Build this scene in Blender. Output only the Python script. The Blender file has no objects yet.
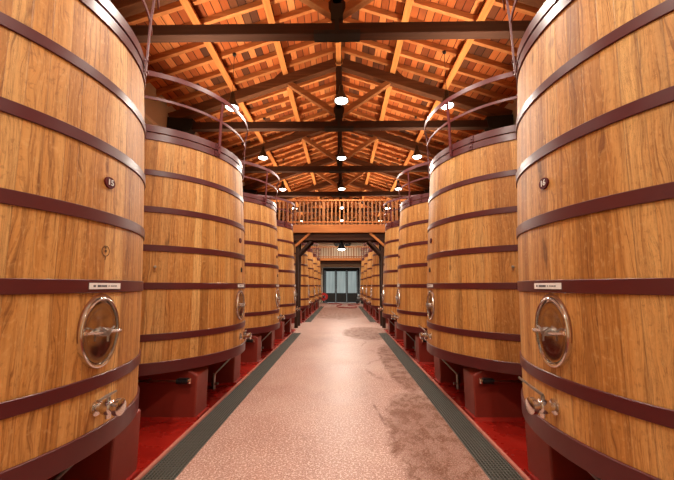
import bpy, math, random
from mathutils import Vector, Matrix
random.seed(7)
S = bpy.context.scene
COL = S.collection
PI = math.pi

# ------------------------------------------------------------------ helpers
class MB:
    """collects shapes that end up as ONE mesh object"""
    def __init__(self): self.v = []; self.f = []; self.m = Matrix.Identity(4)
    def add(self, vs, fs):
        b = len(self.v)
        self.v += [tuple(self.m @ Vector(p)) for p in vs]
        self.f += [tuple(b + i for i in f) for f in fs]
        return self
    def box(self, c, s, rot=None):
        hx, hy, hz = s[0]/2, s[1]/2, s[2]/2
        vs = [Vector((x, y, z)) for x in (-hx, hx) for y in (-hy, hy) for z in (-hz, hz)]
        if rot: vs = [rot @ p for p in vs]
        vs = [p + Vector(c) for p in vs]
        return self.add(vs, [(0,1,3,2),(4,6,7,5),(0,4,5,1),(2,3,7,6),(0,2,6,4),(1,5,7,3)])
    def beam(self, p0, p1, w, h, up=(0,0,1), drop=True):
        """square timber; p0/p1 on its LOWER centre line when drop, w across, h along up"""
        p0 = Vector(p0); p1 = Vector(p1); d = (p1-p0).normalized()
        sd = d.cross(Vector(up)).normalized(); u = sd.cross(d)
        lo, hi = (0, h) if drop else (-h/2, h/2)
        vs = []
        for p in (p0, p1):
            for a in (-w/2, w/2):
                for b in (lo, hi): vs.append(p + sd*a + u*b)
        return self.add(vs, [(0,1,3,2),(4,6,7,5),(0,4,5,1),(2,3,7,6),(0,2,6,4),(1,5,7,3)])
    def prism(self, poly, axis, a, b):
        """polygon in the plane across axis ('x','y','z'), extruded from a to b"""
        def P(q, t):
            return {'x': (t, q[0], q[1]), 'y': (q[0], t, q[1]), 'z': (q[0], q[1], t)}[axis]
        n = len(poly)
        vs = [P(q, a) for q in poly] + [P(q, b) for q in poly]
        fs = [tuple(range(n))[::-1], tuple(range(n, 2*n))]
        fs += [(i, (i+1) % n, n+(i+1) % n, n+i) for i in range(n)]
        return self.add(vs, fs)
    def tube(self, pts, r, n=8, cap=True):
        pts = [Vector(p) for p in pts]; vs = []; fs = []
        t = (pts[1]-pts[0]).normalized()
        u = t.orthogonal().normalized()
        for i, p in enumerate(pts):
            if i == 0: t2 = (pts[1]-pts[0])
            elif i == len(pts)-1: t2 = (pts[-1]-pts[-2])
            else: t2 = pts[i+1]-pts[i-1]
            t2.normalize(); u = (u - t2*u.dot(t2)).normalized(); w = t2.cross(u)
            rr = r[i] if isinstance(r, (list, tuple)) else r
            for k in range(n):
                a = 2*PI*k/n; vs.append(p + (u*math.cos(a)+w*math.sin(a))*rr)
        for i in range(len(pts)-1):
            for k in range(n):
                a = i*n+k; b = i*n+(k+1) % n
                fs.append((a, b, b+n, a+n))
        if cap:
            fs.append(tuple(range(n))[::-1]); m = (len(pts)-1)*n
            fs.append(tuple(range(m, m+n)))
        return self.add(vs, fs)
    def lathe(self, prof, n=32, sx=1, sy=1, a0=0, a1=2*PI, close=True):
        """profile (r,z) turned about local z; a closed profile loop is not capped"""
        full = abs(a1-a0-2*PI) < 1e-6; m = n if full else n+1
        vs = []; fs = []; k = len(prof)
        for i in range(m):
            a = a0+(a1-a0)*i/n
            for r, z in prof: vs.append((r*math.cos(a)*sx, r*math.sin(a)*sy, z))
        for i in range(n):
            j = (i+1) % m
            for q in range(k if close else k-1):
                q2 = (q+1) % k
                fs.append((i*k+q, j*k+q, j*k+q2, i*k+q2))
        if not full and close:
            fs.append(tuple(range(k))); fs.append(tuple(range(n*k, n*k+k))[::-1])
        return self.add(vs, fs)
    def obj(self, name, mat, parent=None, smooth=None, bevel=0):
        me = bpy.data.meshes.new(name); me.from_pydata(self.v, [], self.f); me.update()
        import bmesh
        bm = bmesh.new(); bm.from_mesh(me); bmesh.ops.remove_doubles(bm, verts=bm.verts, dist=1e-6)
        bmesh.ops.recalc_face_normals(bm, faces=bm.faces); bm.to_mesh(me); bm.free()
        if smooth:
            me.polygons.foreach_set('use_smooth', [True]*len(me.polygons))
            me.set_sharp_from_angle(angle=math.radians(smooth))
        me.materials.append(mat)
        o = bpy.data.objects.new(name, me); COL.objects.link(o)
        if parent: o.parent = parent
        if bevel:
            b = o.modifiers.new('bevel', 'BEVEL'); b.width = bevel; b.segments = 2; b.limit_method = 'ANGLE'
        return o

def tag(o, label=None, cat=None, group=None, kind=None):
    if label: o['label'] = label
    if cat: o['category'] = cat
    if group: o['group'] = group
    if kind: o['kind'] = kind
    return o
def empty(name, loc=(0,0,0), rz=0):
    o = bpy.data.objects.new(name, None); COL.objects.link(o)
    o.location = loc; o.rotation_euler = (0, 0, rz); o.empty_display_size = .2
    return o
def copy_tree(o, parent=None):
    c = o.copy(); COL.objects.link(c)
    if parent: c.parent = parent
    for ch in list(KIDS.get(o.name, [])): copy_tree(ch, c)
    return c
KIDS = {}
def index_kids():
    KIDS.clear()
    for o in bpy.data.objects:
        if o.parent: KIDS.setdefault(o.parent.name, []).append(o)

# ------------------------------------------------------------------ materials
def lin(c):
    c = c/255
    return c/12.92 if c <= .04045 else ((c+.055)/1.055)**2.4
def rgb(r, g, b): return (lin(r), lin(g), lin(b), 1)
class NT:
    def __init__(self, name):
        self.mat = bpy.data.materials.new(name); self.mat.use_nodes = True
        self.t = self.mat.node_tree; self.t.nodes.clear()
        self.out = self.n('ShaderNodeOutputMaterial'); self.b = self.n('ShaderNodeBsdfPrincipled')
        self.link(self.b.outputs[0], self.out.inputs[0])
    def n(self, k, **kw):
        x = self.t.nodes.new(k)
        for a, v in kw.items(): setattr(x, a, v)
        return x
    def link(self, a, b): self.t.links.new(a, b)
    def put(self, sock, v):
        if hasattr(v, 'links') or isinstance(v, bpy.types.NodeSocket): self.link(v, sock)
        else: sock.default_value = v
    def math(self, op, a, b=0.0, c=0.0):
        x = self.n('ShaderNodeMath', operation=op)
        self.put(x.inputs[0], a); self.put(x.inputs[1], b); self.put(x.inputs[2], c)
        return x.outputs[0]
    def xyz(self, x, y, z):
        c = self.n('ShaderNodeCombineXYZ')
        for i, v in enumerate((x, y, z)): self.put(c.inputs[i], v)
        return c.outputs[0]
    def coord(self, which='Object'):
        s = self.n('ShaderNodeSeparateXYZ'); t = self.n('ShaderNodeTexCoord')
        self.link(t.outputs[which], s.inputs[0]); return s.outputs
    def noise(self, vec, scale=1, detail=3, rough=.5):
        x = self.n('ShaderNodeTexNoise'); self.put(x.inputs['Vector'], vec)
        x.inputs['Scale'].default_value = scale; x.inputs['Detail'].default_value = detail
        x.inputs['Roughness'].default_value = rough
        return x.outputs[0]
    def white(self, vec):
        x = self.n('ShaderNodeTexWhiteNoise', noise_dimensions='3D'); self.put(x.inputs['Vector'], vec)
        return x.outputs[0]
    def ramp(self, fac, stops):
        x = self.n('ShaderNodeValToRGB'); self.put(x.inputs[0], fac)
        e = x.color_ramp.elements
        while len(e) < len(stops): e.new(.5)
        for el, (p, c) in zip(e, stops): el.position = p; el.color = c if len(c) == 4 else (*c, 1)
        return x.outputs[0]
    def mix(self, fac, a, b, mode='MIX'):
        x = self.n('ShaderNodeMix', data_type='RGBA', blend_type=mode)
        self.put(x.inputs[0], fac); self.put(x.inputs[6], a); self.put(x.inputs[7], b)
        return x.outputs[2]
    def step(self, v, lo, hi):
        x = self.n('ShaderNodeMapRange', interpolation_type='SMOOTHSTEP')
        self.put(x.inputs[0], v); x.inputs[1].default_value = lo; x.inputs[2].default_value = hi
        return x.outputs[0]
    def rnd(self):
        return self.n('ShaderNodeObjectInfo').outputs['Random']
    def bump(self, h, strength=.3, dist=.01):
        x = self.n('ShaderNodeBump'); x.inputs['Strength'].default_value = strength
        x.inputs['Distance'].default_value = dist; self.put(x.inputs['Height'], h)
        self.link(x.outputs[0], self.b.inputs['Normal'])
    def set(self, color=None, rough=None, metal=None, **kw):
        if color is not None: self.put(self.b.inputs['Base Color'], color)
        if rough is not None: self.put(self.b.inputs['Roughness'], rough)
        if metal is not None: self.put(self.b.inputs['Metallic'], metal)
        for k, v in kw.items(): self.put(self.b.inputs[k], v)
        return self.mat

def mat_oak():
    m = NT('oak_staves'); x, y, z = m.coord()
    az = m.math('ARCTAN2', y, x); r = m.rnd()
    u = m.math('MULTIPLY_ADD', az, 84/(2*PI), 200.0)
    # staves of uneven width
    wob = m.noise(m.xyz(m.math('MULTIPLY', u, .9), m.math('MULTIPLY', r, 50.0), 0.0), 1, 1)
    u2 = m.math('ADD', u, m.math('MULTIPLY', wob, .9))
    cell = m.math('FLOOR', u2); fr = m.math('SUBTRACT', u2, cell)
    tint = m.white(m.xyz(cell, m.math('MULTIPLY', r, 97.0), 3.0))
    tint2 = m.white(m.xyz(cell, m.math('MULTIPLY', r, 31.0), 9.0))
    edge = m.math('MINIMUM', fr, m.math('SUBTRACT', 1.0, fr))
    joint = m.step(edge, .004, .04)
    off = m.math('MULTIPLY', tint, 60.0)
    grain = m.noise(m.xyz(m.math('MULTIPLY', u2, 5.0), m.math('MULTIPLY_ADD', z, 1.1, off), off), 1, 5, .65)
    fine = m.noise(m.xyz(m.math('MULTIPLY', u2, 12.0), m.math('MULTIPLY_ADD', z, 5.0, off), off), 1, 4, .7)
    flame = m.noise(m.xyz(m.math('MULTIPLY', u2, 1.6), m.math('MULTIPLY_ADD', z, .55, off), off), 1, 4, .55)
    low = m.noise(m.xyz(m.math('MULTIPLY', u2, .22), m.math('MULTIPLY', z, .7), m.math('MULTIPLY', r, 20.0)), 1, 3, .6)
    f0 = m.math('ADD', m.math('MULTIPLY', tint, .27), m.math('ADD', m.math('MULTIPLY', flame, .38), m.math('MULTIPLY', low, .35)))
    base = m.ramp(f0, [(.26, rgb(152, 96, 40)), (.48, rgb(194, 134, 68)), (.70, rgb(220, 170, 104))])
    wav = m.math('MULTIPLY', m.math('SUBTRACT', m.noise(m.xyz(m.math('MULTIPLY', u2, .7), m.math('MULTIPLY_ADD', z, 1.6, off), 4.0), 1, 2), .5), 1.4)
    uw = m.math('ADD', u2, wav)
    g2 = m.noise(m.xyz(m.math('MULTIPLY', uw, 9.0), m.math('MULTIPLY_ADD', z, 1.3, off), off), 1, 6, .72)
    base = m.mix(m.math('MULTIPLY', m.step(grain, .48, .70), .50), base, rgb(118, 62, 22))
    base = m.mix(m.math('MULTIPLY', m.step(g2, .50, .66), .66), base, rgb(104, 54, 20))
    base = m.mix(m.math('MULTIPLY', m.step(g2, .46, .34), .30), base, rgb(222, 176, 112))
    base = m.mix(m.math('MULTIPLY', m.step(fine, .48, .74), .40), base, rgb(112, 62, 26))
    fleck = m.noise(m.xyz(m.math('MULTIPLY', uw, 6.0), m.math('MULTIPLY_ADD', z, 26.0, off), off), 1, 3, .6)
    base = m.mix(m.math('MULTIPLY', m.step(fleck, .54, .72), .30), base, rgb(224, 180, 118))
    base = m.mix(m.math('MULTIPLY', m.step(fleck, .44, .30), .35), base, rgb(110, 62, 26))
    knot = m.step(m.noise(m.xyz(m.math('MULTIPLY', u2, .9), m.math('MULTIPLY_ADD', z, 3.0, off), off), 1, 3), .66, .78)
    base = m.mix(m.math('MULTIPLY', knot, .6), base, rgb(70, 36, 14))
    streak = m.math('MULTIPLY', m.step(tint2, .66, 1.0), m.step(flame, .42, .62))
    base = m.mix(m.math('MULTIPLY', streak, .4), base, rgb(92, 48, 18))
    crack = m.math('MULTIPLY', m.math('SUBTRACT', 1.0, m.step(m.math('ABSOLUTE', m.math('SUBTRACT', g2, .5)), .0, .012)), m.step(tint, .80, .95))
    base = m.mix(m.math('MULTIPLY', crack, .6), base, rgb(52, 28, 12))
    jv = m.math('MULTIPLY', m.math('SUBTRACT', 1.0, joint), m.math('MULTIPLY_ADD', m.step(flame, .35, .65), .38, .06))
    base = m.mix(jv, base, rgb(66, 34, 14))
    m.bump(m.math('ADD', m.math('MULTIPLY', joint, 1.0), m.math('MULTIPLY', fine, .25)), .35, .006)
    rough = m.math('MULTIPLY_ADD', grain, .25, .42)
    return m.set(base, rough, **{'Specular IOR Level': .35})

def mat_timber(name, cols, ax, scale=1.0, rough=.75):
    """sawn timber, grain along local axis ax"""
    m = NT(name); c = m.coord(); r = m.math('MULTIPLY', m.rnd(), 40.0)
    k = [14.0*scale]*3; k[ax] = .9
    v = m.xyz(m.math('MULTIPLY_ADD', c[0], k[0], r), m.math('MULTIPLY_ADD', c[1], k[1], r), m.math('MULTIPLY_ADD', c[2], k[2], r))
    g = m.noise(v, 1, 5, .65)
    k2 = [3.0]*3; k2[ax] = .5
    v2 = m.xyz(m.math('MULTIPLY_ADD', c[0], k2[0], r), m.math('MULTIPLY', c[1], k2[1]), m.math('MULTIPLY', c[2], k2[2]))
    g2 = m.noise(v2, 1, 2)
    f = m.math('ADD', m.math('MULTIPLY', g, .6), m.math('MULTIPLY', g2, .4))
    col = m.ramp(f, [(.3, cols[0]), (.5, cols[1]), (.72, cols[2])])
    col = m.mix(.25, col, m.ramp(m.rnd(), [(0, cols[0]), (1, cols[2])]))
    m.bump(g, .3, .01)
    return m.set(col, rough, **{'Specular IOR Level': .25})

def mat_paint(name, col, rough=.35, var=.25, dirt=None):
    m = NT(name); t = m.n('ShaderNodeTexCoord').outputs['Object']
    n = m.noise(t, 9, 4, .6); n2 = m.noise(t, 60, 3, .6)
    dk = tuple(c*.6 for c in col[:3]) + (1,)
    c = m.mix(m.math('MULTIPLY', n, var*2), col, dk)
    if dirt: c = m.mix(m.math('MULTIPLY', m.step(n2, .62, .75), .5), c, dirt)
    m.bump(n, .12, .004)
    return m.set(c, m.math('MULTIPLY_ADD', n, .2, rough-.1))

def mat_plain(name, col, rough=.5, metal=0, **kw):
    m = NT(name); t = m.n('ShaderNodeTexCoord').outputs['Object']
    n = m.noise(t, 30, 3)
    c = m.mix(m.math('MULTIPLY', n, .3), col, tuple(x*.7 for x in col[:3]) + (1,))
    return m.set(c, rough, metal, **kw)

def mat_deck():
    """roof boards running along the hall, broken at the rafters, every board its own tone"""
    m = NT('roof_boards'); x, y, z = m.coord(); w = .165
    u = m.math('DIVIDE', x, w); cu = m.math('FLOOR', u); fu = m.math('SUBTRACT', u, cu)
    v = m.math('DIVIDE', m.math('ADD', y, 20.0), .529); cv = m.math('FLOOR', v)
    t = m.white(m.xyz(cu, cv, 1.0)); t2 = m.white(m.xyz(cu, cv, 7.0))
    g = m.noise(m.xyz(m.math('MULTIPLY', x, 26.0), m.math('MULTIPLY_ADD', y, 1.6, m.math('MULTIPLY', t, 40.0)), 0.0), 1, 4, .6)
    patch = m.noise(m.xyz(m.math('MULTIPLY', x, .45), m.math('MULTIPLY', y, .35), 0.0), 1, 2)
    col = m.ramp(t, [(.0, rgb(118, 54, 24)), (.35, rgb(156, 78, 36)), (.7, rgb(184, 98, 48)), (1, rgb(206, 128, 74))])
    dark = m.math('MULTIPLY', m.step(t2, .70, .86), m.step(patch, .40, .52))
    col = m.mix(m.math('MULTIPLY', dark, .85), col, rgb(62, 38, 26))
    col = m.mix(m.math('MULTIPLY', m.step(g, .5, .75), .5), col, rgb(96, 46, 20))
    e = m.math('MINIMUM', fu, m.math('SUBTRACT', 1.0, fu))
    gap = m.step(e, .02, .07)
    col = m.mix(m.math('SUBTRACT', 1.0, gap), col, rgb(40, 20, 10))
    m.bump(m.math('ADD', gap, m.math('MULTIPLY', t, .5)), .5, .02)
    return m.set(col, .8, **{'Specular IOR Level': .2})

def mat_floor():
    m = NT('aisle_resin'); x, y, z = m.coord()
    p = m.xyz(x, y, 0.0)
    big = m.noise(p, .9, 4, .6); sp = m.noise(p, 105, 1, .5); sp2 = m.noise(m.xyz(x, y, 5.0), 55, 1, .5)
    col = m.ramp(big, [(.3, rgb(160, 118, 104)), (.5, rgb(182, 144, 130)), (.7, rgb(196, 164, 150))])
    col = m.mix(m.math('MULTIPLY', m.step(sp, .50, .60), .85), col, rgb(120, 70, 56))
    col = m.mix(m.math('MULTIPLY', m.step(sp2, .53, .64), .7), col, rgb(226, 200, 188))
    def blob(cx, cy, sx, sy):
        a = m.math('DIVIDE', m.math('SUBTRACT', x, cx), sx); b = m.math('DIVIDE', m.math('SUBTRACT', y, cy), sy)
        d = m.math('ADD', m.math('MULTIPLY', a, a), m.math('MULTIPLY', b, b))
        return m.math('SUBTRACT', 1.0, m.step(d, .0, 1.0))
    br = m.noise(m.xyz(m.math('MULTIPLY_ADD', y, 1.1, m.math('MULTIPLY', x, 2.2)), m.math('MULTIPLY_ADD', x, -6.0, m.math('MULTIPLY', y, 4.5)), 2.0), 1.0, 9, .72)
    br2 = m.noise(m.xyz(x, y, 8.0), 2.2, 8, .7)
    d = m.math('MAXIMUM', blob(1.0, 3.5, .62, 2.0), m.math('MULTIPLY', blob(1.14, 6.8, .42, 2.8), .9))
    d = m.math('MAXIMUM', d, m.math('MULTIPLY', blob(.9, 11.0, 1.1, 2.0), .95))
    d = m.math('MAXIMUM', d, m.math('MULTIPLY', blob(-.1, 20.0, 2.4, 7.0), .8))
    wx = m.math('MULTIPLY_ADD', br2, .5, x); wy = m.math('MULTIPLY_ADD', br, .6, y)
    br3 = m.noise(m.xyz(wx, m.math('MULTIPLY', wy, .6), 3.0), 8.0, 8, .72)
    e = m.math('ADD', m.math('MULTIPLY', d, .46), m.math('ADD', m.math('MULTIPLY', br, .40), m.math('MULTIPLY', br2, .40)))
    soft = m.step(e, .54, .80)
    hard = m.math('MULTIPLY', m.step(e, .55, .69), m.step(br3, .36, .58))
    dirt = m.math('MAXIMUM', m.math('MULTIPLY', soft, .55), hard)
    dirt = m.math('MULTIPLY', dirt, m.math('MULTIPLY_ADD', m.step(sp2, .35, .6), .5, .5))
    col = m.mix(m.math('MULTIPLY', dirt, .92), col, rgb(100, 54, 18))
    # dragged ring marks and scrapes
    def ring(cx, cy, r, w):
        a = m.math('SUBTRACT', x, cx); b = m.math('SUBTRACT', y, cy)
        q = m.math('SQRT', m.math('ADD', m.math('MULTIPLY', a, a), m.math('MULTIPLY', m.math('MULTIPLY', b, b), .22)))
        q = m.math('ADD', q, m.math('MULTIPLY', m.math('SUBTRACT', br2, .5), .5))
        q = m.math('ABSOLUTE', m.math('SUBTRACT', q, r))
        return m.math('SUBTRACT', 1.0, m.step(q, w*.3, w))
    marks = m.math('MAXIMUM', ring(.84, 6.3, .33, .03), m.math('MULTIPLY', ring(.95, 8.6, .38, .035), .7))
    sc = m.math('ABSOLUTE', m.math('ADD', m.math('SUBTRACT', x, .52), m.math('MULTIPLY', m.math('SUBTRACT', y, 4.1), .12)))
    sc = m.math('MULTIPLY', m.math('SUBTRACT', 1.0, m.step(sc, .006, .03)), blob(.52, 4.1, .5, .95))
    marks = m.math('MAXIMUM', marks, m.math('MULTIPLY', sc, m.step(br, .35, .5)))
    col = m.mix(m.math('MULTIPLY', m.math('MULTIPLY', marks, m.step(br2, .40, .58)), .75), col, rgb(108, 56, 34))
    drops = m.step(m.noise(m.xyz(x, y, 11.0), 2.3, 3, .6), .72, .77)
    col = m.mix(m.math('MULTIPLY', drops, .6), col, rgb(110, 52, 34))
    m.bump(sp, .08, .003)
    ro = m.math('ADD', m.math('MULTIPLY_ADD', big, .25, .33), m.math('MULTIPLY', dirt, .25))
    return m.set(col, ro, **{'Specular IOR Level': .35})

def mat_redfloor():
    m = NT('red_floor_paint'); t = m.n('ShaderNodeTexCoord').outputs['Object']
    n = m.noise(t, 1.8, 4, .6); n2 = m.noise(t, 14, 4, .6)
    c = m.ramp(n, [(.3, rgb(128, 20, 14)), (.55, rgb(148, 28, 19)), (.75, rgb(164, 42, 31))])
    c = m.mix(m.math('MULTIPLY', m.step(n2, .62, .76), .2), c, rgb(205, 110, 90))
    return m.set(c, m.math('MULTIPLY_ADD', n, .15, .2))

def mat_plaster(name, c0, c1):
    m = NT(name); t = m.n('ShaderNodeTexCoord').outputs['Object']
    n = m.noise(t, 1.2, 4, .6); f = m.noise(t, 40, 3)
    m.bump(f, .2, .005)
    return m.set(m.mix(n, c0, c1), .9)

def mat_glass():
    m = NT('frosted_pane'); x, y, z = m.coord()
    n = m.noise(m.xyz(m.math('MULTIPLY', x, 6.0), 0.0, m.math('MULTIPLY', z, .5)), 1, 4)
    c = m.ramp(n, [(.3, rgb(190, 200, 198)), (.7, rgb(235, 242, 240))])
    return m.set(c, .35, **{'Transmission Weight': .92, 'IOR': 1.3})

def mat_emit(name, col, st):
    m = NT(name)
    return m.set((.9, .9, .85, 1), .4, **{'Emission Color': col, 'Emission Strength': st})

OAK = mat_oak()
HOOP = mat_paint('maroon_hoop_paint', rgb(88, 30, 32), .36, .3, rgb(60, 22, 22))
RAILM = mat_paint('maroon_rail_paint', rgb(98, 36, 38), .4, .2)
REDPIER = mat_paint('red_masonry_paint', rgb(132, 44, 32), .45, .15, rgb(100, 30, 22))
STEEL = mat_plain('polished_steel', rgb(228, 226, 222), .17, 1.0)
DOORST = mat_plain('brushed_door_steel', rgb(205, 194, 184), .14, 1.0)
SATIN = mat_plain('satin_steel', rgb(170, 168, 165), .3, 1.0)
BLACK = mat_plain('black_enamel', rgb(22, 22, 24), .4)
IRON = mat_plain('black_iron', rgb(24, 22, 20), .6, .3)
PLATE = mat_plain('maroon_enamel', rgb(82, 6, 10), .6, 0, **{'Specular IOR Level': .15})
WHITE = mat_plain('white_label', rgb(232, 228, 224), .5)
INK = mat_plain('grey_ink', rgb(84, 84, 92), .6)
STAMP = mat_plain('burnt_mark', rgb(92, 58, 30), .8)
T_DARK = mat_timber('dark_stained_beam', (rgb(34, 17, 9), rgb(54, 28, 15), rgb(80, 44, 24)), 0)
T_POST = mat_timber('dark_post_timber', (rgb(30, 16, 10), rgb(48, 27, 16), rgb(72, 41, 24)), 2)
T_SLOPE = mat_timber('dark_principal_timber', (rgb(62, 33, 17), rgb(92, 52, 28), rgb(128, 78, 45)), 0)
T_STRUT = mat_timber('brown_strut_timber', (rgb(120, 70, 38), rgb(160, 100, 56), rgb(190, 130, 80)), 0)
T_PURL = mat_timber('orange_purlin_timber', (rgb(150, 82, 38), rgb(192, 116, 58), rgb(220, 150, 84)), 1)
T_RAFT = mat_timber('orange_rafter_timber', (rgb(134, 70, 32), rgb(176, 104, 54), rgb(214, 150, 92)), 0)
T_MEZZ = mat_timber('orange_fascia_timber', (rgb(130, 70, 34), rgb(166, 96, 48), rgb(198, 126, 68)), 0)
T_BAL = mat_timber('baluster_timber', (rgb(104, 60, 32), rgb(140, 86, 48), rgb(172, 116, 70)), 2)
DECK = mat_deck(); FLOOR = mat_floor(); REDF = mat_redfloor()
PLASTER = mat_plaster('cream_plaster', rgb(222, 210, 188), rgb(204, 190, 166))
GREYW = mat_plaster('grey_plaster', rgb(196, 184, 164), rgb(172, 160, 140))
GRATE = mat_plain('dark_grating', rgb(104, 104, 97), .5, .2)
PIT = mat_plain('drain_channel', rgb(14, 12, 11), .9)
CURB = mat_paint('pale_red_edge', rgb(190, 120, 104), .5, .2)
DOORM = mat_plain('dark_door_paint', rgb(20, 19, 18), .6)
GLASS = mat_glass()
LENS = mat_emit('lamp_glass', (1, .93, .82, 1), 14)
HOSEM = mat_plain('red_hose_rubber', rgb(150, 52, 52), .5)
REDM = mat_plain('red_enamel', rgb(178, 26, 24), .35)
GREYM = mat_plain('grey_enamel', rgb(110, 108, 106), .45)

# ------------------------------------------------------------------ measures of the hall
XW = 4.76                     # side walls
Y0, Y1 = -5.0, 30.0           # rear and end wall
EAVE, SL = 6.02, .344         # underside of the principal rafters: z = EAVE + SL*(4.68-|x|)
def zr(x): return EAVE + SL*(4.68-abs(x))
CX = (-2.665, 2.640); CY = (2.034, 2.089); STEP = 2.723
def vat_y(side, k): return CY[side] + (k-1)*STEP if k < 5 else 14.4 + (k-5)*2.9

# ------------------------------------------------------------------ setting
def struct(o, label, cat): return tag(o, label, cat, None, 'structure')
G1, G0 = 1.505, 1.23          # grate channel, outer and inner
GR = ((-1.0, 10.87), (14.1, 24.6))
b = MB()
def quad(x0, x1, y0, y1, z=0): b.box(((x0+x1)/2, (y0+y1)/2, z-.1), (x1-x0, y1-y0, .2))
quad(-G0, G0, Y0, Y1)
for s in (-1, 1):
    for y0, y1 in ((Y0, GR[0][0]), (GR[0][1], GR[1][0]), (GR[1][1], Y1)):
        quad(min(s*G0, s*G1), max(s*G0, s*G1), y0, y1)
for s in (-1, 1):
    quad(min(s*G1, s*XW), max(s*G1, s*XW), GR[0][1]+.9, GR[1][0]-.3)
    quad(min(s*G1, s*XW), max(s*G1, s*XW), GR[1][1]+.6, Y1)
struct(b.obj('floor', FLOOR), 'pinkish beige speckled resin floor of the central aisle', 'floor')
for s, nm in ((-1, 'left'), (1, 'right')):
    b = MB()
    for y0, y1 in ((Y0, GR[0][1]+.9), (GR[1][0]-.3, GR[1][1]+.6)):
        b.box((s*(G1+XW)/2, (y0+y1)/2, -.1), (XW-G1, y1-y0, .2))
    struct(b.obj('floor', REDF), 'glossy red painted floor under the vats on the %s' % nm, 'floor')
    b = MB()
    for y0, y1 in GR: b.box((s*(G0+G1)/2, (y0+y1)/2, -.16), (G1-G0, y1-y0, .04))
    struct(b.obj('trim_%d' % (1 if s < 0 else 2), PIT), 'dark drain channel under the %s floor grating' % nm, 'drain')
    b = MB()
    for y0, y1 in GR: b.prism([(s*G1, 0), (s*(G1+.035), 0), (s*(G1+.03), .014), (s*(G1+.005), .014)], 'y', y0, y1)
    struct(b.obj('trim_%d' % (3 if s < 0 else 4), CURB), 'thin pale red edge strip beside the %s floor grating' % nm, 'edge strip')
for s, nm in ((-1, 'left'), (1, 'right')):
    b = MB().box((s*(XW+.1), (Y0+Y1)/2, 3.4), (.2, Y1-Y0, 6.8))
    struct(b.obj('wall_'+nm, GREYW), 'pale plaster side wall behind the vats on the %s' % nm, 'wall')
    b = MB().prism([(s*XW, 5.45), (s*(XW-.12), 5.51), (s*(XW-.12), 5.6), (s*XW, 5.6)], 'y', Y0, Y1)
    struct(b.obj('trim_%d' % (5 if s < 0 else 6), PLASTER), 'plaster ledge along the top of the %s wall' % nm, 'ledge')
top = lambda x: zr(x)+.74
def gable(y, name, mat, z0, label, hole=None):
    b = MB()
    if hole:
        hx, hz = hole
        for s in (-1, 1):
            b.prism([(s*hx, 0), (s*XW, 0), (s*XW, top(XW)), (s*hx, top(hx))], 'y', y, y+.25)
        b.prism([(-hx, hz), (hx, hz), (hx, top(hx)), (0, top(0)), (-hx, top(hx))], 'y', y, y+.25)
    else:
        b.prism([(-XW, 0), (XW, 0), (XW, top(XW)), (0, top(0)), (-XW, top(XW))], 'y', y, y+.25)
    struct(b.obj(name, mat), label, 'wall')
gable(Y1, 'wall_back', PLASTER, 0, 'pale plaster end wall with the big glazed door', (1.68, 3.12))
gable(Y0-.25, 'wall_front', PLASTER, 0, 'plaster wall at the near end of the hall')
for s, nm in ((-1, 'left'), (1, 'right')):
    # deck: the underside is .42 above the principal rafters
    L = (XW+.2); z0 = zr(0)+.585; z1 = zr(L)+.585
    b = MB().prism([(0, z0), (s*L, z1), (s*L, z1+.06), (0, z0+.06)], 'y', Y0-.25, Y1+.25)
    struct(b.obj('ceiling', DECK), 'orange wooden boards under the %s slope of the roof' % nm, 'ceiling')

# end door
d = empty('door_1', (0, Y1, 0)); tag(d, 'dark three panel door with frosted glass at the end of the aisle', 'door', None, 'structure')
b = MB()
W, H = 1.66, 3.10
b.box((-W+.09, .06, H/2), (.18, .16, H)); b.box((W-.09, .06, H/2), (.18, .16, H))
b.box((0, .06, H-.12), (2*W-.36, .16, .24)); b.obj('door_frame', DOORM, d, bevel=.01)
for i in range(3):
    cx = (i-1)*.98
    b = MB(); w = .48
    for sx in (-1, 1): b.box((cx+sx*(w-.045), .07, 1.43), (.09, .08, 2.86))
    b.box((cx, .07, 2.82), (2*w-.18, .08, .08)); b.box((cx, .07, .43), (2*w-.18, .08, .82))
    b.box((cx, .025, .42), (2*w-.28, .02, .58))
    l = b.obj('door_leaf', DOORM, d)
    MB().box((cx, .07, 1.81), (2*w-.18, .02, 1.94)).obj('pane', GLASS, l)
    if i == 1: MB().tube([(cx-w+.045, .03, 1.0), (cx-w+.045, -.03, 1.0), (cx-w+.045, -.03, 1.2), (cx-w+.045, .03, 1.2)], .014).obj('door_handle', SATIN, l)

# ------------------------------------------------------------------ roof timbers
def rafter_mesh(s):
    b = MB(); x1 = XW+.1
    b.beam((s*.05, 0, zr(.05)+.445), (s*x1, 0, zr(x1)+.445), .085, .13)
    return b
n = 0
protos = {}
yy = Y0+.29
ys = []
while yy < Y1-.05: ys.append(yy); yy += .529
for s, nm in ((-1, 'left'), (1, 'right')):
    p = rafter_mesh(s).obj('rafter', T_RAFT, bevel=.006)
    tag(p, 'slim orange rafter among many under the %s roof boards' % nm, 'rafter', 'rafters of the %s roof slope' % nm, 'structure')
    for i, y in enumerate(ys):
        o = p if i == 0 else p.copy()
        if i: COL.objects.link(o)
        o.location = (0, y, 0)
for s, nm in ((-1, 'left'), (1, 'right')):
    for x, w in ((1.50, 'upper'), (2.94, 'lower')):
        b = MB().beam((s*x, Y0, zr(x)+.285), (s*x, Y1, zr(x)+.285), .15, .155, up=(s*SL, 0, 1))
        tag(b.obj('purlin', T_PURL, bevel=.01), 'orange %s purlin running the length of the %s roof slope' % (w, nm), 'purlin', None, 'structure')
b = MB().beam((0, Y0, zr(0)+.17), (0, Y1, zr(0)+.17), .16, .30)
tag(b.obj('ridge_beam', T_PURL, bevel=.01), 'orange ridge beam along the peak of the roof', 'beam', None, 'structure')

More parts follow.
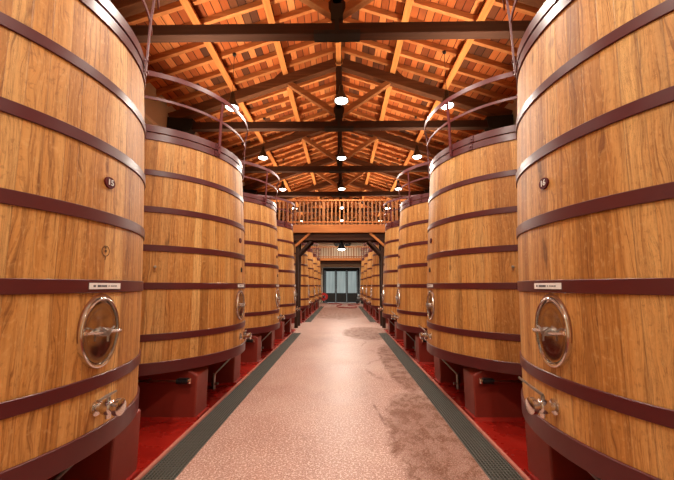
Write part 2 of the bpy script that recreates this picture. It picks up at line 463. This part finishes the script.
def make_truss():
    t = empty('roof_truss')
    b = MB().box((0, 0, 5.885), (2*XW-.06, .18, .21)); b.obj('tie_beam', T_DARK, t, bevel=.015)
    for s in (-1, 1):
        MB().beam((s*(XW-.08), 0, zr(XW-.08)-.02), (s*.06, 0, zr(.06)), .20, .27).obj('principal_rafter', T_SLOPE, t, bevel=.012)
        MB().beam((s*.09, 0, 6.16), (s*1.45, 0, zr(1.45)-.03), .15, .15).obj('strut', T_STRUT, t, bevel=.012)
        b = MB().prism([(s*(XW-.02), 5.70), (s*(XW-.62), 5.70), (s*(XW-.68), 5.76), (s*(XW-.74), 6.06), (s*(XW-.02), 6.12)], 'y', -.145, .145)
        b.obj('beam_shoe', IRON, t, bevel=.008)
        k = MB().prism([(s*1.58, zr(1.58)+.27), (s*1.84, zr(1.84)+.27), (s*1.62, zr(1.62)+.42), (s*1.58, zr(1.58)+.42)], 'y', -.09, .09)
        k.obj('purlin_cleat', T_SLOPE, t)
    b = MB().box((0, 0, (5.99+zr(0)+.02)/2), (.17, .16, zr(0)+.02-5.99))
    b.prism([(-.085, 6.11), (.085, 6.11), (.15, 6.28), (.15, 6.40), (.085, 6.48), (-.085, 6.48), (-.15, 6.40), (-.15, 6.28)], 'y', -.08, .08)
    b.obj('king_post', T_POST, t, bevel=.012)
    b = MB().box((0, -.097, 5.92), (.075, .014, .32)).box((0, .097, 5.92), (.075, .014, .32)).box((0, 0, 5.774), (.075, .21, .014))
    b.box((0, -.096, 5.805), (.80, .012, .075)).box((0, .096, 5.805), (.80, .012, .075)).box((0, 0, 5.775), (.80, .17, .010))
    b.box((0, -.088, 6.20), (.20, .024, .30)).box((0, .088, 6.20), (.20, .024, .30))
    for sx in (-.33, -.2, .2, .33): b.box((sx, -.104, 5.805), (.03, .012, .03))
    b.obj('iron_strap', IRON, t)
    return t
TR = make_truss(); index_kids()
names = ['first', 'second', 'third', 'fourth', 'fifth', 'sixth', 'seventh', 'eighth', 'ninth']
for i in range(9):
    y = 5.22 + i*3.44
    if y > Y1-1: break
    o = TR if i == 0 else copy_tree(TR)
    o.location = (0, y, 0)
    tag(o, 'dark timber king post roof truss, %s in view from the camera' % names[i], 'roof truss', 'roof trusses across the hall', 'structure')
for y in (1.78, -1.66):
    o = copy_tree(TR); o.location = (0, y, 0)
    tag(o, 'dark timber roof truss above the camera, %s' % ('just ahead' if y > 0 else 'just behind'), 'roof truss', 'roof trusses across the hall', 'structure')

# ------------------------------------------------------------------ vats
TAPER = .045
def R(z): return 1.2964 - .041*(z-1.5) - .0113*(z-1.5)**2
TILT = math.atan(TAPER)
def on_wall(az, z, lift=0.0):
    """frame on the vat wall: local x tangent, y up the stave, z outward"""
    a = math.radians(az)
    nrm = Vector((math.cos(a)*math.cos(TILT), math.sin(a)*math.cos(TILT), math.sin(TILT)))
    tan = Vector((-math.sin(a), math.cos(a), 0)); up = nrm.cross(tan)
    p = Vector((R(z)*math.cos(a), R(z)*math.sin(a), z)) + nrm*lift
    M = Matrix.Identity(4)
    for i in range(3): M[i][0] = tan[i]; M[i][1] = up[i]; M[i][2] = nrm[i]; M[i][3] = p[i]
    return M
HOOPS = [(.562, .686, .014), (.908, .983, .010), (1.458, 1.534, .010), (1.88, 1.954, .010), (2.325, 2.397, .010), (2.765, 2.834, .010),
         (3.205, 3.293, .011), (3.302, 3.392, .017)]
def text_mb(txt, size, M, depth=.002):
    cu = bpy.data.curves.new('t', 'FONT'); cu.body = txt; cu.size = size; cu.align_x = 'CENTER'; cu.align_y = 'CENTER'
    cu.extrude = depth; o = bpy.data.objects.new('t', cu); COL.objects.link(o)
    dg = bpy.context.evaluated_depsgraph_get(); me = bpy.data.meshes.new_from_object(o.evaluated_get(dg))
    b = MB(); b.m = M; b.add([tuple(v.co) for v in me.vertices], [tuple(p.vertices) for p in me.polygons])
    bpy.data.objects.remove(o); bpy.data.curves.remove(cu); bpy.data.meshes.remove(me)
    return b

def make_vat(m):
    """front faces local +x; m=+1: far side is local +y, m=-1: far side is local -y"""
    t = empty('wine_vat')
    b = MB(); prof = [(0, .575), (R(.5)-.05, .575), (R(.5)-.05, .564), (R(.564), .564)]
    prof += [(R(.5+i*.36), .5+i*.36) for i in range(1, 8)] + [(R(3.38), 3.38), (R(3.38)-.05, 3.38), (R(3.28)-.05, 3.28)]
    b.lathe(prof, 120, close=False); b.obj('barrel_body', OAK, t, smooth=25)
    MB().lathe([(0, 3.22), (R(3.2)-.05, 3.22), (R(3.2)-.05, 3.275), (.25, 3.275), (.25, 3.31), (0, 3.31)], 64, close=False).obj('lid', T_RAFT, t, smooth=25)
    for i, (z0, z1, th) in enumerate(HOOPS):
        b = MB(); c = .003
        b.lathe([(R(z0)-.004, z0), (R(z0)+th-c, z0), (R(z0)+th, z0+c), (R(z1)+th, z1-c), (R(z1)+th-c, z1), (R(z1)-.004, z1)], 120)
        h = b.obj('hoop', HOOP, t, smooth=25)
        if i in (6, 7):     # riveted joint lug of the rim hoops
            g = MB(); g.m = on_wall(m*-34 + i, (z0+z1)/2, th)
            g.box((0, 0, .004), (.05, (z1-z0)*.9, .012)); g.lathe([(0, .02), (.010, .018), (.012, .008), (0, .008)], 8, close=False)
            g.obj('joint_plate', HOOP, h)
    # manhole: polished oval door in an oval frame with a bar and a handle
    mh = MB(); mh.m = on_wall(m*-2, 1.228)
    A, B = .150, .205
    mh.lathe([(1.0, -.01), (1.0, .012), (.985, .020), (.95, .023), (.91, .020), (.89, .004), (.89, -.01)], 56, A, B)
    mo = mh.obj('manhole', STEEL, t, smooth=35)
    q = MB(); q.m = on_wall(m*-2, 1.228)
    q.m = q.m @ Matrix.Translation((m*.006, .010, 0)); q.lathe([(1.05, -.006), (1.05, .002), (.98, .004), (.98, -.006)], 56, A, B); q.obj('wooden_surround', OAKD, mo, smooth=35)
    q = MB(); q.m = on_wall(m*-2, 1.228)
    q.lathe([(.90, .002), (.86, .002), (.84, .012), (.78, .010), (.6, .013), (.4, .0155), (.2, .017), (0.0, .0175)], 56, A, B, close=False)
    q.obj('manhole_door', DOORST, mo, smooth=50)
    q = MB(); q.m = on_wall(m*-2, 1.228)
    q.tube([(-.142, .008*m, .03), (-.06, .002, .045), (.06, -.002, .045), (.142, -.008*m, .03)], .009, 8)
    q.tube([(-.126, .008*m, .0), (-.126, .008*m, .04)], .013, 8); q.tube([(.126, -.008*m, .0), (.126, -.008*m, .04)], .013, 8)
    q.obj('clamp_bar', STEEL, mo, smooth=40)
    q = MB(); q.m = on_wall(m*-2, 1.228, .03)
    q.lathe([(0, -.03), (.020, -.03), (.025, .0), (.025, .024), (.02, .034), (.009, .037), (0, .037)], 20, close=False)
    for k in range(3):
        a = 2*PI*k/3+.5; q.tube([(0, 0, .03), (.055*math.cos(a), .055*math.sin(a), .03)], [.008, .005], 8)
    q.obj('wing_handle', SATIN, mo, smooth=40)
    # sampling tap above the bottom hoop
    v = MB(); v.m = on_wall(m*-1.2, .80) @ Matrix.Scale(.80, 4)
    v.lathe([(0, -.01), (.055, -.01), (.055, .012), (.030, .018), (.026, .05), (.046, .056), (.052, .075), (.050, .115), (.040, .125),
             (.034, .13), (.034, .15), (.058, .152), (.058, .185), (.050, .19), (0, .19)], 24, close=False)
    v.tube([(0, -.03, .09), (0, -.075, .09)], [.024, .020], 12)
    tp = v.obj('drain_tap', STEEL, t, smooth=35)
    v = MB(); v.m = on_wall(m*-1.2, .80) @ Matrix.Scale(.80, 4)
    v.tube([(0, .045, .09), (0, .075, .09)], .014, 10)
    if m > 0: v.tube([(-.11, .076, .10), (-.02, .082, .09), (.085, .088, .085)], [.009, .012, .008], 8)
    else: v.tube([(0, .078, .09), (-.06, .105, .12), (-.15, .16, .18)], [.012, .011, .008], 8)
    v.obj('tap_lever', SATIN, tp, smooth=40)
    # thermometer pocket on the staves
    v = MB(); v.m = on_wall(m*-59, 1.705) @ Matrix.Scale(.72, 4)
    v.lathe([(0, -.01), (.022, -.01), (.022, .01), (.012, .014), (.012, .05), (.018, .052), (.018, .07), (0, .07)], 16, close=False)
    v.tube([(0, 0, .05), (0, -.06, .055)], .006, 6); v.obj('sample_valve', SATIN, t, smooth=40)
    # oval number plate and, below it, a small black tag
    v = MB(); v.m = on_wall(m*-1, 2.147)
    v.lathe([(1, -.006), (1, .007), (.96, .010), (0, .010)], 36, .045, .037, close=False); v.obj('number_plate', PLATE, t, smooth=40)
    # white label on the middle hoop
    v = MB(); v.m = on_wall(m*-.8, 1.497, .011)
    for i in range(8):
        a0, a1 = -.13+.26*i/8, -.13+.26*(i+1)/8
        z = lambda a: -a*a/(2*R(1.5))
        v.add([(a0, -.018, z(a0)), (a1, -.018, z(a1)), (a1, .018, z(a1)), (a0, .018, z(a0)),
               (a0, -.018, z(a0)+.003), (a1, -.018, z(a1)+.003), (a1, .018, z(a1)+.003), (a0, .018, z(a0)+.003)],
              [(0,3,2,1),(4,5,6,7),(0,1,5,4),(1,2,6,5),(2,3,7,6),(3,0,4,7)])
    lb = v.obj('label_strip', WHITE, t)
    v = MB(); v.m = on_wall(m*-.8, 1.497, .0142); rr = random.Random(3); x = -.10
    while x < .10:
        w = rr.uniform(.007, .014); h = .012 if x < .01 else .006
        if rr.random() > .13: v.box((x, 0, -x*x/(2*R(1.5))+.0004), (w*.75, h, .0012))
        x += w
    v.obj('lettering', INK, lb)
    # guard rail round the top, on the aisle side
    g = empty('guard_rail'); g.parent = t
    def arc(r, z0, z1, a0, a1, th, nm):
        q = MB(); lo, hi = sorted((math.radians(m*a0), math.radians(m*a1)))
        q.lathe([(r-th/2, z0), (r+th/2, z0), (r+th/2, z1), (r-th/2, z1)], 60, a0=lo, a1=hi); q.obj(nm, RAILM, g, smooth=30)
    arc(1.25, 3.975, 4.035, -150, 30, .014, 'top_rail')
    arc(1.215, 3.70, 3.732, -150, 30, .012, 'middle_rail')
    for az in (-122, -74, -26, 22):
        a = math.radians(m*az); q = MB(); c, s_ = math.cos(a), math.sin(a)
        q.beam((c*(R(3.3)+.030), s_*(R(3.3)+.030), 3.22), (c*1.222, s_*1.222, 3.72), .038, .012, up=(c, s_, 0), drop=False)
        q.beam((c*1.222, s_*1.222, 3.72), (c*1.240, s_*1.240, 4.03), .038, .012, up=(c, s_, 0), drop=False)
        for z in (3.25, 3.345):
            rr_ = R(3.3)+.034; q.tube([(c*(rr_-.03), s_*(rr_-.03), z), (c*(rr_+.014), s_*(rr_+.014), z)], .009, 6)
        q.obj('post', RAILM, g)
    # slanting drain pipe with a small valve beneath the vat
    v = MB(); y = m*.15
    v.tube([(1.20, y+m*.02, .56), (1.14, y, .47), (.93, y-m*.06, .25)], .012, 8)
    v.tube([(.93, y-m*.03, .27), (.93, y-m*.03, .06)], [.018, .026], 10); v.tube([(.90, y-m*.03, .13), (.99, y-m*.03, .13)], .020, 10)
    v.obj('drain_pipe', SATIN, t, smooth=40)
    return t

m_ = NT('dark_oak_ring'); OAKD = m_.set(rgb(120, 66, 30), .5)
left = make_vat(1); right = make_vat(-1); index_kids()
right.rotation_euler = (0, 0, PI)
ords = ['nearest', 'second', 'third', 'fourth', 'fifth', 'sixth', 'seventh', 'farthest']
vats = {}
for side, p in ((0, left), (1, right)):
    for k in range(8, 0, -1):
        o = p if k == 1 else copy_tree(p)
        o.location = (CX[side], vat_y(side, k), 0)
        nm = ('left', 'right')[side]
        where = ' beyond the timber walkway' if k > 4 else ''
        tag(o, '%s tall oak wine vat with maroon hoops in the %s row%s' % (ords[k-1], nm, where), 'wine vat', 'oak wine vats in the %s row' % nm)
        vats[side, k] = o
vats[0, 1]['label'] = 'nearest tall oak wine vat on the left with number plate 15'
vats[1, 1]['label'] = 'nearest tall oak wine vat on the right with number plate 16'
def kid(o, n):
    for c in o.children:
        if c.name.split('.')[0] == n: return c
for side, txt, mm in ((0, '15', 1), (1, '16', -1)):
    pl = kid(vats[side, 1], 'number_plate')
    text_mb(txt, .054, on_wall(mm*-1, 2.147, .0115)).obj('number', WHITE, pl)
v = MB(); v.m = on_wall(-1.2, 1.711, .001) @ Matrix.Scale(.72, 4)      # burnt cooper's stamp, only on the near left vat
v.lathe([(.040, 0), (.046, 0), (.046, .001), (.040, .001)], 24); v.lathe([(0, .001), (.013, .001), (.013, 0)], 12, close=False)
v.box((0, .028, .0005), (.012, .014, .001)); v.box((0, -.06, .0005), (.006, .03, .001))
v.obj('cooper_stamp', STAMP, vats[0, 1])
for side, k, mm in ((0, 2, 1), (1, 2, -1), (0, 3, 1)):
    v = MB(); v.m = on_wall(mm*.5, 1.72) @ Matrix.Scale(.75, 4); v.box((0, 0, .008), (.05, .075, .02)).box((0, .045, .006), (.02, .02, .012)); v.obj('small_tag', BLACK, vats[side, k], bevel=.003)

# ------------------------------------------------------------------ red masonry piers
def pier_mb(s, t, h):
    b = MB(); x0, x1 = s*1.575, s*3.95
    return b.prism([(x0, 0), (x1, 0), (x1, h), (x0+s*.13, h), (x0+s*.03, h-.05), (x0, h-.07)], 'y', -t/2, t/2)
def foot_mb(s, t):
    b = MB(); e = .025
    return b.prism([(-t/2-e, 0), (t/2+e, 0), (t/2+.001, .035), (-t/2-.001, .035)], 'x', s*(1.575-e), s*3.97)
for s, side, nm in ((-1, 0, 'left'), (1, 1, 'right')):
    T = .33
    pr = empty('pier'); pier_mb(s, T, .555).obj('pier_block', REDPIER, pr, bevel=.014); foot_mb(s, T).obj('pier_foot', REDF, pr)
    pp = empty('outlet_pipe')
    MB().tube([(s*1.76, 0, 0), (s*3.7, 0, 0)], .012, 10).obj('pipe', SATIN, pp, smooth=40)
    b = MB().tube([(s*1.635, 0, 0), (s*1.77, 0, 0)], .030, 14); b.box((s*1.70, -.008, .026), (.10, .04, .018)); b.obj('coupling', BLACK, pp, smooth=40)
    c = MB(); c.m = Matrix.Translation((s*1.637, 0, 0)) @ Matrix.Rotation(-s*PI/2, 4, 'Y')
    c.lathe([(0, 0), (.034, 0), (.034, .016), (.027, .022), (0, .022)], 16, close=False); c.obj('end_cap', STEEL, pp, smooth=40)
    for k in (2.1, 3.4):
        MB().box((s*k, .028, -.004), (.025, .05, .04)).obj('pipe_clip', SATIN, pp)
    index_kids()
    for k in range(1, 9):
        for e, wh in ((-.67, 'front'), (.67, 'back')):
            o = pr if (k, e) == (1, -.67) else copy_tree(pr)
            o.location = (0, vat_y(side, k)+e, 0)
            tag(o, 'red masonry pier under the %s edge of the %s vat in the %s row' % (wh, ords[k-1], nm), 'pier', 'red vat piers in the %s row' % nm)
        if k > 1:
            o = pp if k == 2 else copy_tree(pp)
            o.location = (0, vat_y(side, k)-.67-T/2-.068, .44)
            tag(o, 'steel outlet pipe with black coupling under the %s vat of the %s row' % (ords[k-1], nm), 'pipe', 'outlet pipes on the piers')

# ------------------------------------------------------------------ floor gratings, one metre each
def grate_mb():
    b = MB(); w = G1-G0-.008
    for i in range(10):
        b.box((-w/2+.006+(w-.012)*i/9, 0, -.008), (.007, .985, .014))
    for i in range(33):
        b.box((0, -.485+.97*i/32, -.008), (w, .006, .013))
    return b
g = grate_mb().obj('floor_grating', GRATE); first = True
for s, nm in ((-1, 'left'), (1, 'right')):
    for (y0, y1), wh in zip(GR, ('near', 'far')):
        nn = int(round((y1-y0)/.99))
        for i in range(nn):
            o = g if first else g.copy()
            if not first: COL.objects.link(o)
            first = False
            o.location = (s*(G0+G1)/2, y0+(i+.5)*(y1-y0)/nn, .0)
            o.scale = (1, (y1-y0)/nn/.99, 1)
            tag(o, 'section of dark floor grating in the %s run on the %s of the aisle' % (wh, nm), 'floor grating', '%s gratings on the %s of the aisle' % (wh, nm))

# ------------------------------------------------------------------ pendant lamps
def lamp_parts(t, drop, sc=1.0):
    b = MB(); b.lathe([(0, .40), (.035, .40), (.05, .37), (.055, .26), (.07, .22), (.115, .12), (.165, .03), (.172, 0), (.162, 0), (.15, .035), (.10, .12), (0, .15)], 28, sc, sc, close=False)
    b.obj('bell_shade', BLACK, t, smooth=50)
    b = MB(); b.lathe([(0, -.045), (.06, -.040), (.11, -.022), (.14, .006), (.14, .03), (0, .03)], 24, sc, sc, close=False)
    b.obj('lamp_glass', LENS, t, smooth=60)
    MB().tube([(0, 0, .39), (0, 0, drop)], .007, 6).obj('cord', BLACK, t)
    MB().lathe([(0, drop-.05), (.04, drop-.05), (.05, drop), (0, drop)], 16, close=False).obj('ceiling_rose', BLACK, t, smooth=40)
LZ = 5.76
mid = empty('pendant_lamp'); lamp_parts(mid, zr(0)+.17-LZ)
sd = empty('pendant_lamp'); lamp_parts(sd, zr(2.55)+.445-LZ)
index_kids()
rows = [3.7, 7.2, 10.7, 14.3, 17.9, 21.5, 25.0, 28.4]
rown = ['just above the frame', 'first visible row', 'second visible row', 'third row', 'fourth row', 'fifth row', 'sixth row', 'last row']
LW = (1.0, .91, .78)
def point(loc, e, r=.11, name='lamp_light'):
    l = bpy.data.lights.new(name, 'SPOT'); l.spot_size = math.radians(168); l.spot_blend = .25; l.energy = e; l.color = LW; l.shadow_soft_size = r
    o = bpy.data.objects.new(name, l); COL.objects.link(o); o.location = loc; return o
LAMP_E = 300
um = us = False
for i, y in enumerate(rows):
    for x, nm in ((-2.58, 'left'), (0.07, 'centre'), (2.60, 'right')):
        if i > 0 or True:
            if nm == 'centre':
                o = mid if not um else copy_tree(mid); um = True
            else:
                o = sd if not us else copy_tree(sd); us = True
            yy = min(ys, key=lambda q: abs(q-y)) if nm != 'centre' else y
            o.location = (x, yy, LZ)
            tag(o, 'lit black bell pendant lamp, %s of the %s under the roof' % (nm, rown[i]), 'pendant lamp', 'pendant lamps under the roof')
            point((x, yy, LZ-.17), (LAMP_E if nm == 'centre' else LAMP_E*.15)*(.15 if i == 7 else 1))
for y in (.3, -3.15):
    for x in (-2.5, .07, 2.6): point((x, y, LZ-.17), LAMP_E if x == .07 else LAMP_E*.15)
wl = empty('pendant_lamp', (0.06, 12.46, 2.86)); lamp_parts(wl, .555, .95)
tag(wl, 'lit black bell pendant lamp hanging under the timber walkway', 'pendant lamp')
point((0.06, 12.46, 2.69), 60)

# added area lights, unseen and without fixtures, brighten the roof from above the lids
for s in (-1, 1):
    l = bpy.data.lights.new('roof_wash', 'AREA'); l.shape = 'RECTANGLE'; l.size = .5; l.size_y = 32; l.energy = 660; l.spread = math.radians(80); l.color = (1.0, .84, .62)
    o = bpy.data.objects.new('roof_wash', l); COL.objects.link(o); o.location = (s*2.75, 12.5, 3.6); o.rotation_euler = (PI, -s*.2, 0)

# ------------------------------------------------------------------ timber walkways
def railing(t, y, z, h, x0, x1, n, nm='railing'):
    r = empty(nm); r.parent = t
    MB().box(((x0+x1)/2, y, z+h-.035), (x1-x0, .10, .07)).obj('top_rail', T_MEZZ, r, bevel=.008)
    MB().box(((x0+x1)/2, y, z+.10), (x1-x0, .07, .07)).obj('bottom_rail', T_MEZZ, r, bevel=.008)
    for i in range(n+1):
        x = x0+.06+(x1-x0-.12)*i/n
        w = .055 if i % 9 else .09
        MB().box((x, y, z+(h-.07)/2), (w, .055, h-.07)).obj('baluster', T_BAL, r)
def walkway(name, y0, y1, zf, rail_h, xh, nb, post_x, label):
    t = empty(name, (0, 0, 0)); tag(t, label, 'walkway')
    MB().box((0, y0+.035, zf-.15), (2*xh, .07, .30)).obj('fascia', T_MEZZ, t, bevel=.01)
    MB().box((0, y1-.035, zf-.15), (2*xh, .07, .30)).obj('fascia', T_MEZZ, t, bevel=.01)
    MB().box((0, (y0+y1)/2, zf-.03), (2*xh-.02, y1-y0-.15, .06)).obj('deck', T_DARK, t)
    for y in (y0+.20, y1-.20):
        MB().box((0, y, zf-.43), (2*xh, .16, .26)).obj('bearer', T_DARK, t, bevel=.012)
        for s in (-1, 1):
            MB().box((s*post_x, y, (zf-.56)/2), (.12, .12, zf-.56)).obj('post', T_POST, t, bevel=.01)
            MB().beam((s*(post_x-.02), y, zf-1.08), (s*(post_x-.52), y, zf-.57), .09, .09, drop=False).obj('brace', T_POST, t, bevel=.008)
    for s in (-1, 1):
        MB().beam((s*(post_x+.06), y0+.098, zf-.78), (s*(post_x-.46), y0+.098, zf-.31), .085, .085, drop=False).obj('brace', T_MEZZ, t, bevel=.008)
    n = 9
    for i in range(n):
        MB().box((-xh+.4+(2*xh-.8)*i/(n-1), (y0+y1)/2, zf-.18), (.08, y1-y0-.14, .24)).obj('joist', T_DARK, t)
    railing(t, y0+.05, zf, rail_h, -xh, xh, nb)
    return t
W1 = walkway('timber_walkway', 11.95, 12.98, 3.72, .95, 4.7, 62, 1.57, 'timber walkway bridging the aisle after the fourth vats, with tall balusters')
W2 = empty('timber_gallery'); tag(W2, 'pale timber gallery with balusters above the end door', 'gallery')
MB().box((0, 27.5, 3.67), (9.4, .10, .22)).obj('fascia', T_MEZZ, W2, bevel=.01)
MB().box((0, 28.77, 3.74), (9.4, 2.44, .07)).obj('deck', T_DARK, W2)
MB().box((0, 27.85, 3.49), (9.4, .2, .40)).obj('bearer', T_DARK, W2)
railing(W2, 27.51, 3.78, .96, -4.7, 4.7, 44)

# two round fans on the gable above the gallery
fan = empty('wall_fan', (-.34, Y1, 5.42))
b = MB(); b.m = Matrix.Rotation(PI/2, 4, 'X'); b.lathe([(.30, 0), (.36, 0), (.36, .12), (.33, .16), (.30, .12)], 32); b.obj('fan_ring', GREYM, fan, smooth=40)
b = MB(); b.m = Matrix.Rotation(PI/2, 4, 'X'); b.lathe([(0, .02), (.30, .02), (.30, .0)], 32, close=False); b.obj('fan_back', BLACK, fan, smooth=30)
b = MB(); b.m = Matrix.Rotation(PI/2, 4, 'X'); b.lathe([(0, .12), (.07, .11), (.08, .03)], 20, close=False)
for k in range(5):
    a = 2*PI*k/5; b.box((.18*math.cos(a), .18*math.sin(a), .07), (.20, .11, .01), Matrix.Rotation(a, 3, 'Z') @ Matrix.Rotation(.5, 3, 'X'))
b.obj('fan_blades', GREYM, fan)
index_kids(); f2 = copy_tree(fan); f2.location = (.56, Y1, 5.42)
tag(fan, 'grey round wall fan high on the end gable, left of the pair', 'fan', 'fans on the end gable')
tag(f2, 'grey round wall fan high on the end gable, right of the pair', 'fan', 'fans on the end gable')

# ------------------------------------------------------------------ things at the far end of the aisle
def smooth_path(pts, n=8):
    out = []; P = [Vector(p) for p in pts]; P = [P[0]] + P + [P[-1]]
    for i in range(1, len(P)-2):
        for j in range(n):
            t = j/n; a, b_, c, d_ = P[i-1:i+3]
            out.append(.5*((2*b_)+(c-a)*t+(2*a-5*b_+4*c-d_)*t*t+(3*b_-a-3*c+d_)*t**3))
    out.append(P[-2]); return out
hp = [(-1.05, 28.5, .03), (-.9, 27.8, .03), (-.2, 27.6, .03), (.05, 26.3, .03), (-.3, 24.6, .03), (-.15, 23.2, .03), (.5, 22.6, .03), (1.0, 22.8, .03),
      (1.1, 24.2, .03), (.6, 25.2, .03), (.55, 26.4, .03), (1.1, 27.0, .03), (1.4, 26.2, .03)]
MB_ = MB().tube(smooth_path(hp), .032, 8); tag(MB_.obj('hose', HOSEM, smooth=60), 'red hose lying in loops on the floor before the end door', 'hose')
hr = empty('hose_reel', (-1.5, 28.9, 0))
b = MB(); b.m = Matrix.Translation((0, 0, .55)) @ Matrix.Rotation(PI/2, 4, 'X')
b.lathe([(.12, -.16), (.34, -.16), (.34, -.13), (.14, -.12), (.14, .12), (.34, .13), (.34, .16), (.12, .16)], 28); b.obj('drum', REDM, hr, smooth=40)
b = MB(); b.m = Matrix.Translation((0, 0, .55)) @ Matrix.Rotation(PI/2, 4, 'X')
for k in range(4): b.lathe([(.16+.03*k, -.115), (.185+.03*k, -.10), (.185+.03*k, .10), (.16+.03*k, .115)], 24)
b.obj('coiled_hose', HOSEM, hr, smooth=40)
for sx in (-1, 1):
    MB().tube([(sx*.28, -.20, 0), (0, -.20, .55), (0, .20, .55), (sx*.28, .20, 0)], .022, 8).obj('leg', BLACK, hr)
tag(hr, 'red hose reel standing on the floor left of the end door', 'hose reel')
pc = empty('pump_cart', (1.55, 28.3, 0))
b = MB(); b.tube([(-.22, 0, .42), (.2, 0, .42)], .12, 18); b.tube([(.2, 0, .42), (.30, 0, .42)], [.16, .16], 18); b.obj('motor', GREYM, pc, smooth=40)
MB().box((0, 0, .26), (.56, .34, .05)).obj('cart_frame', BLACK, pc, bevel=.01)
MB().tube([(.26, -.14, .27), (.42, -.14, .85), (.42, .14, .85), (.26, .14, .27)], .016, 8).obj('push_handle', SATIN, pc)
for sx in (-1, 1):
    for sy in (-1, 1):
        b = MB(); b.m = Matrix.Translation((sx*.2, sy*.18, .12)) @ Matrix.Rotation(PI/2, 4, 'X'); b.lathe([(0, -.02), (.12, -.02), (.12, .02), (0, .02)], 20, close=False); b.obj('wheel', BLACK, pc, smooth=40)
for sx in (-1, 1): MB().box((sx*.2, 0, .18), (.05, .30, .14)).obj('axle_block', BLACK, pc)
tag(pc, 'small grey pump on a wheeled cart right of the end door', 'pump')

# ------------------------------------------------------------------ world, camera
w = bpy.data.worlds.new('World'); S.world = w; w.use_nodes = True
bg = w.node_tree.nodes['Background']; bg.inputs[0].default_value = (.86, .95, .95, 1); bg.inputs[1].default_value = .42
cd = bpy.data.cameras.new('Camera'); cam = bpy.data.objects.new('Camera', cd); COL.objects.link(cam)
cd.sensor_width = 36; cd.lens = 36*330.8/674; cd.clip_start = .05; cd.clip_end = 200
cam.location = (.08, 0, 1.5); cam.rotation_euler = (PI/2+.137, 0, .0155)
S.camera = cam
S.view_settings.view_transform = 'Standard'; S.view_settings.look = 'None'
S.view_settings.exposure = .36; S.view_settings.gamma = 1; S.view_settings.use_curve_mapping = False
S.cycles.use_denoising = True
S.cycles.max_bounces = 6; S.cycles.sample_clamp_indirect = 6
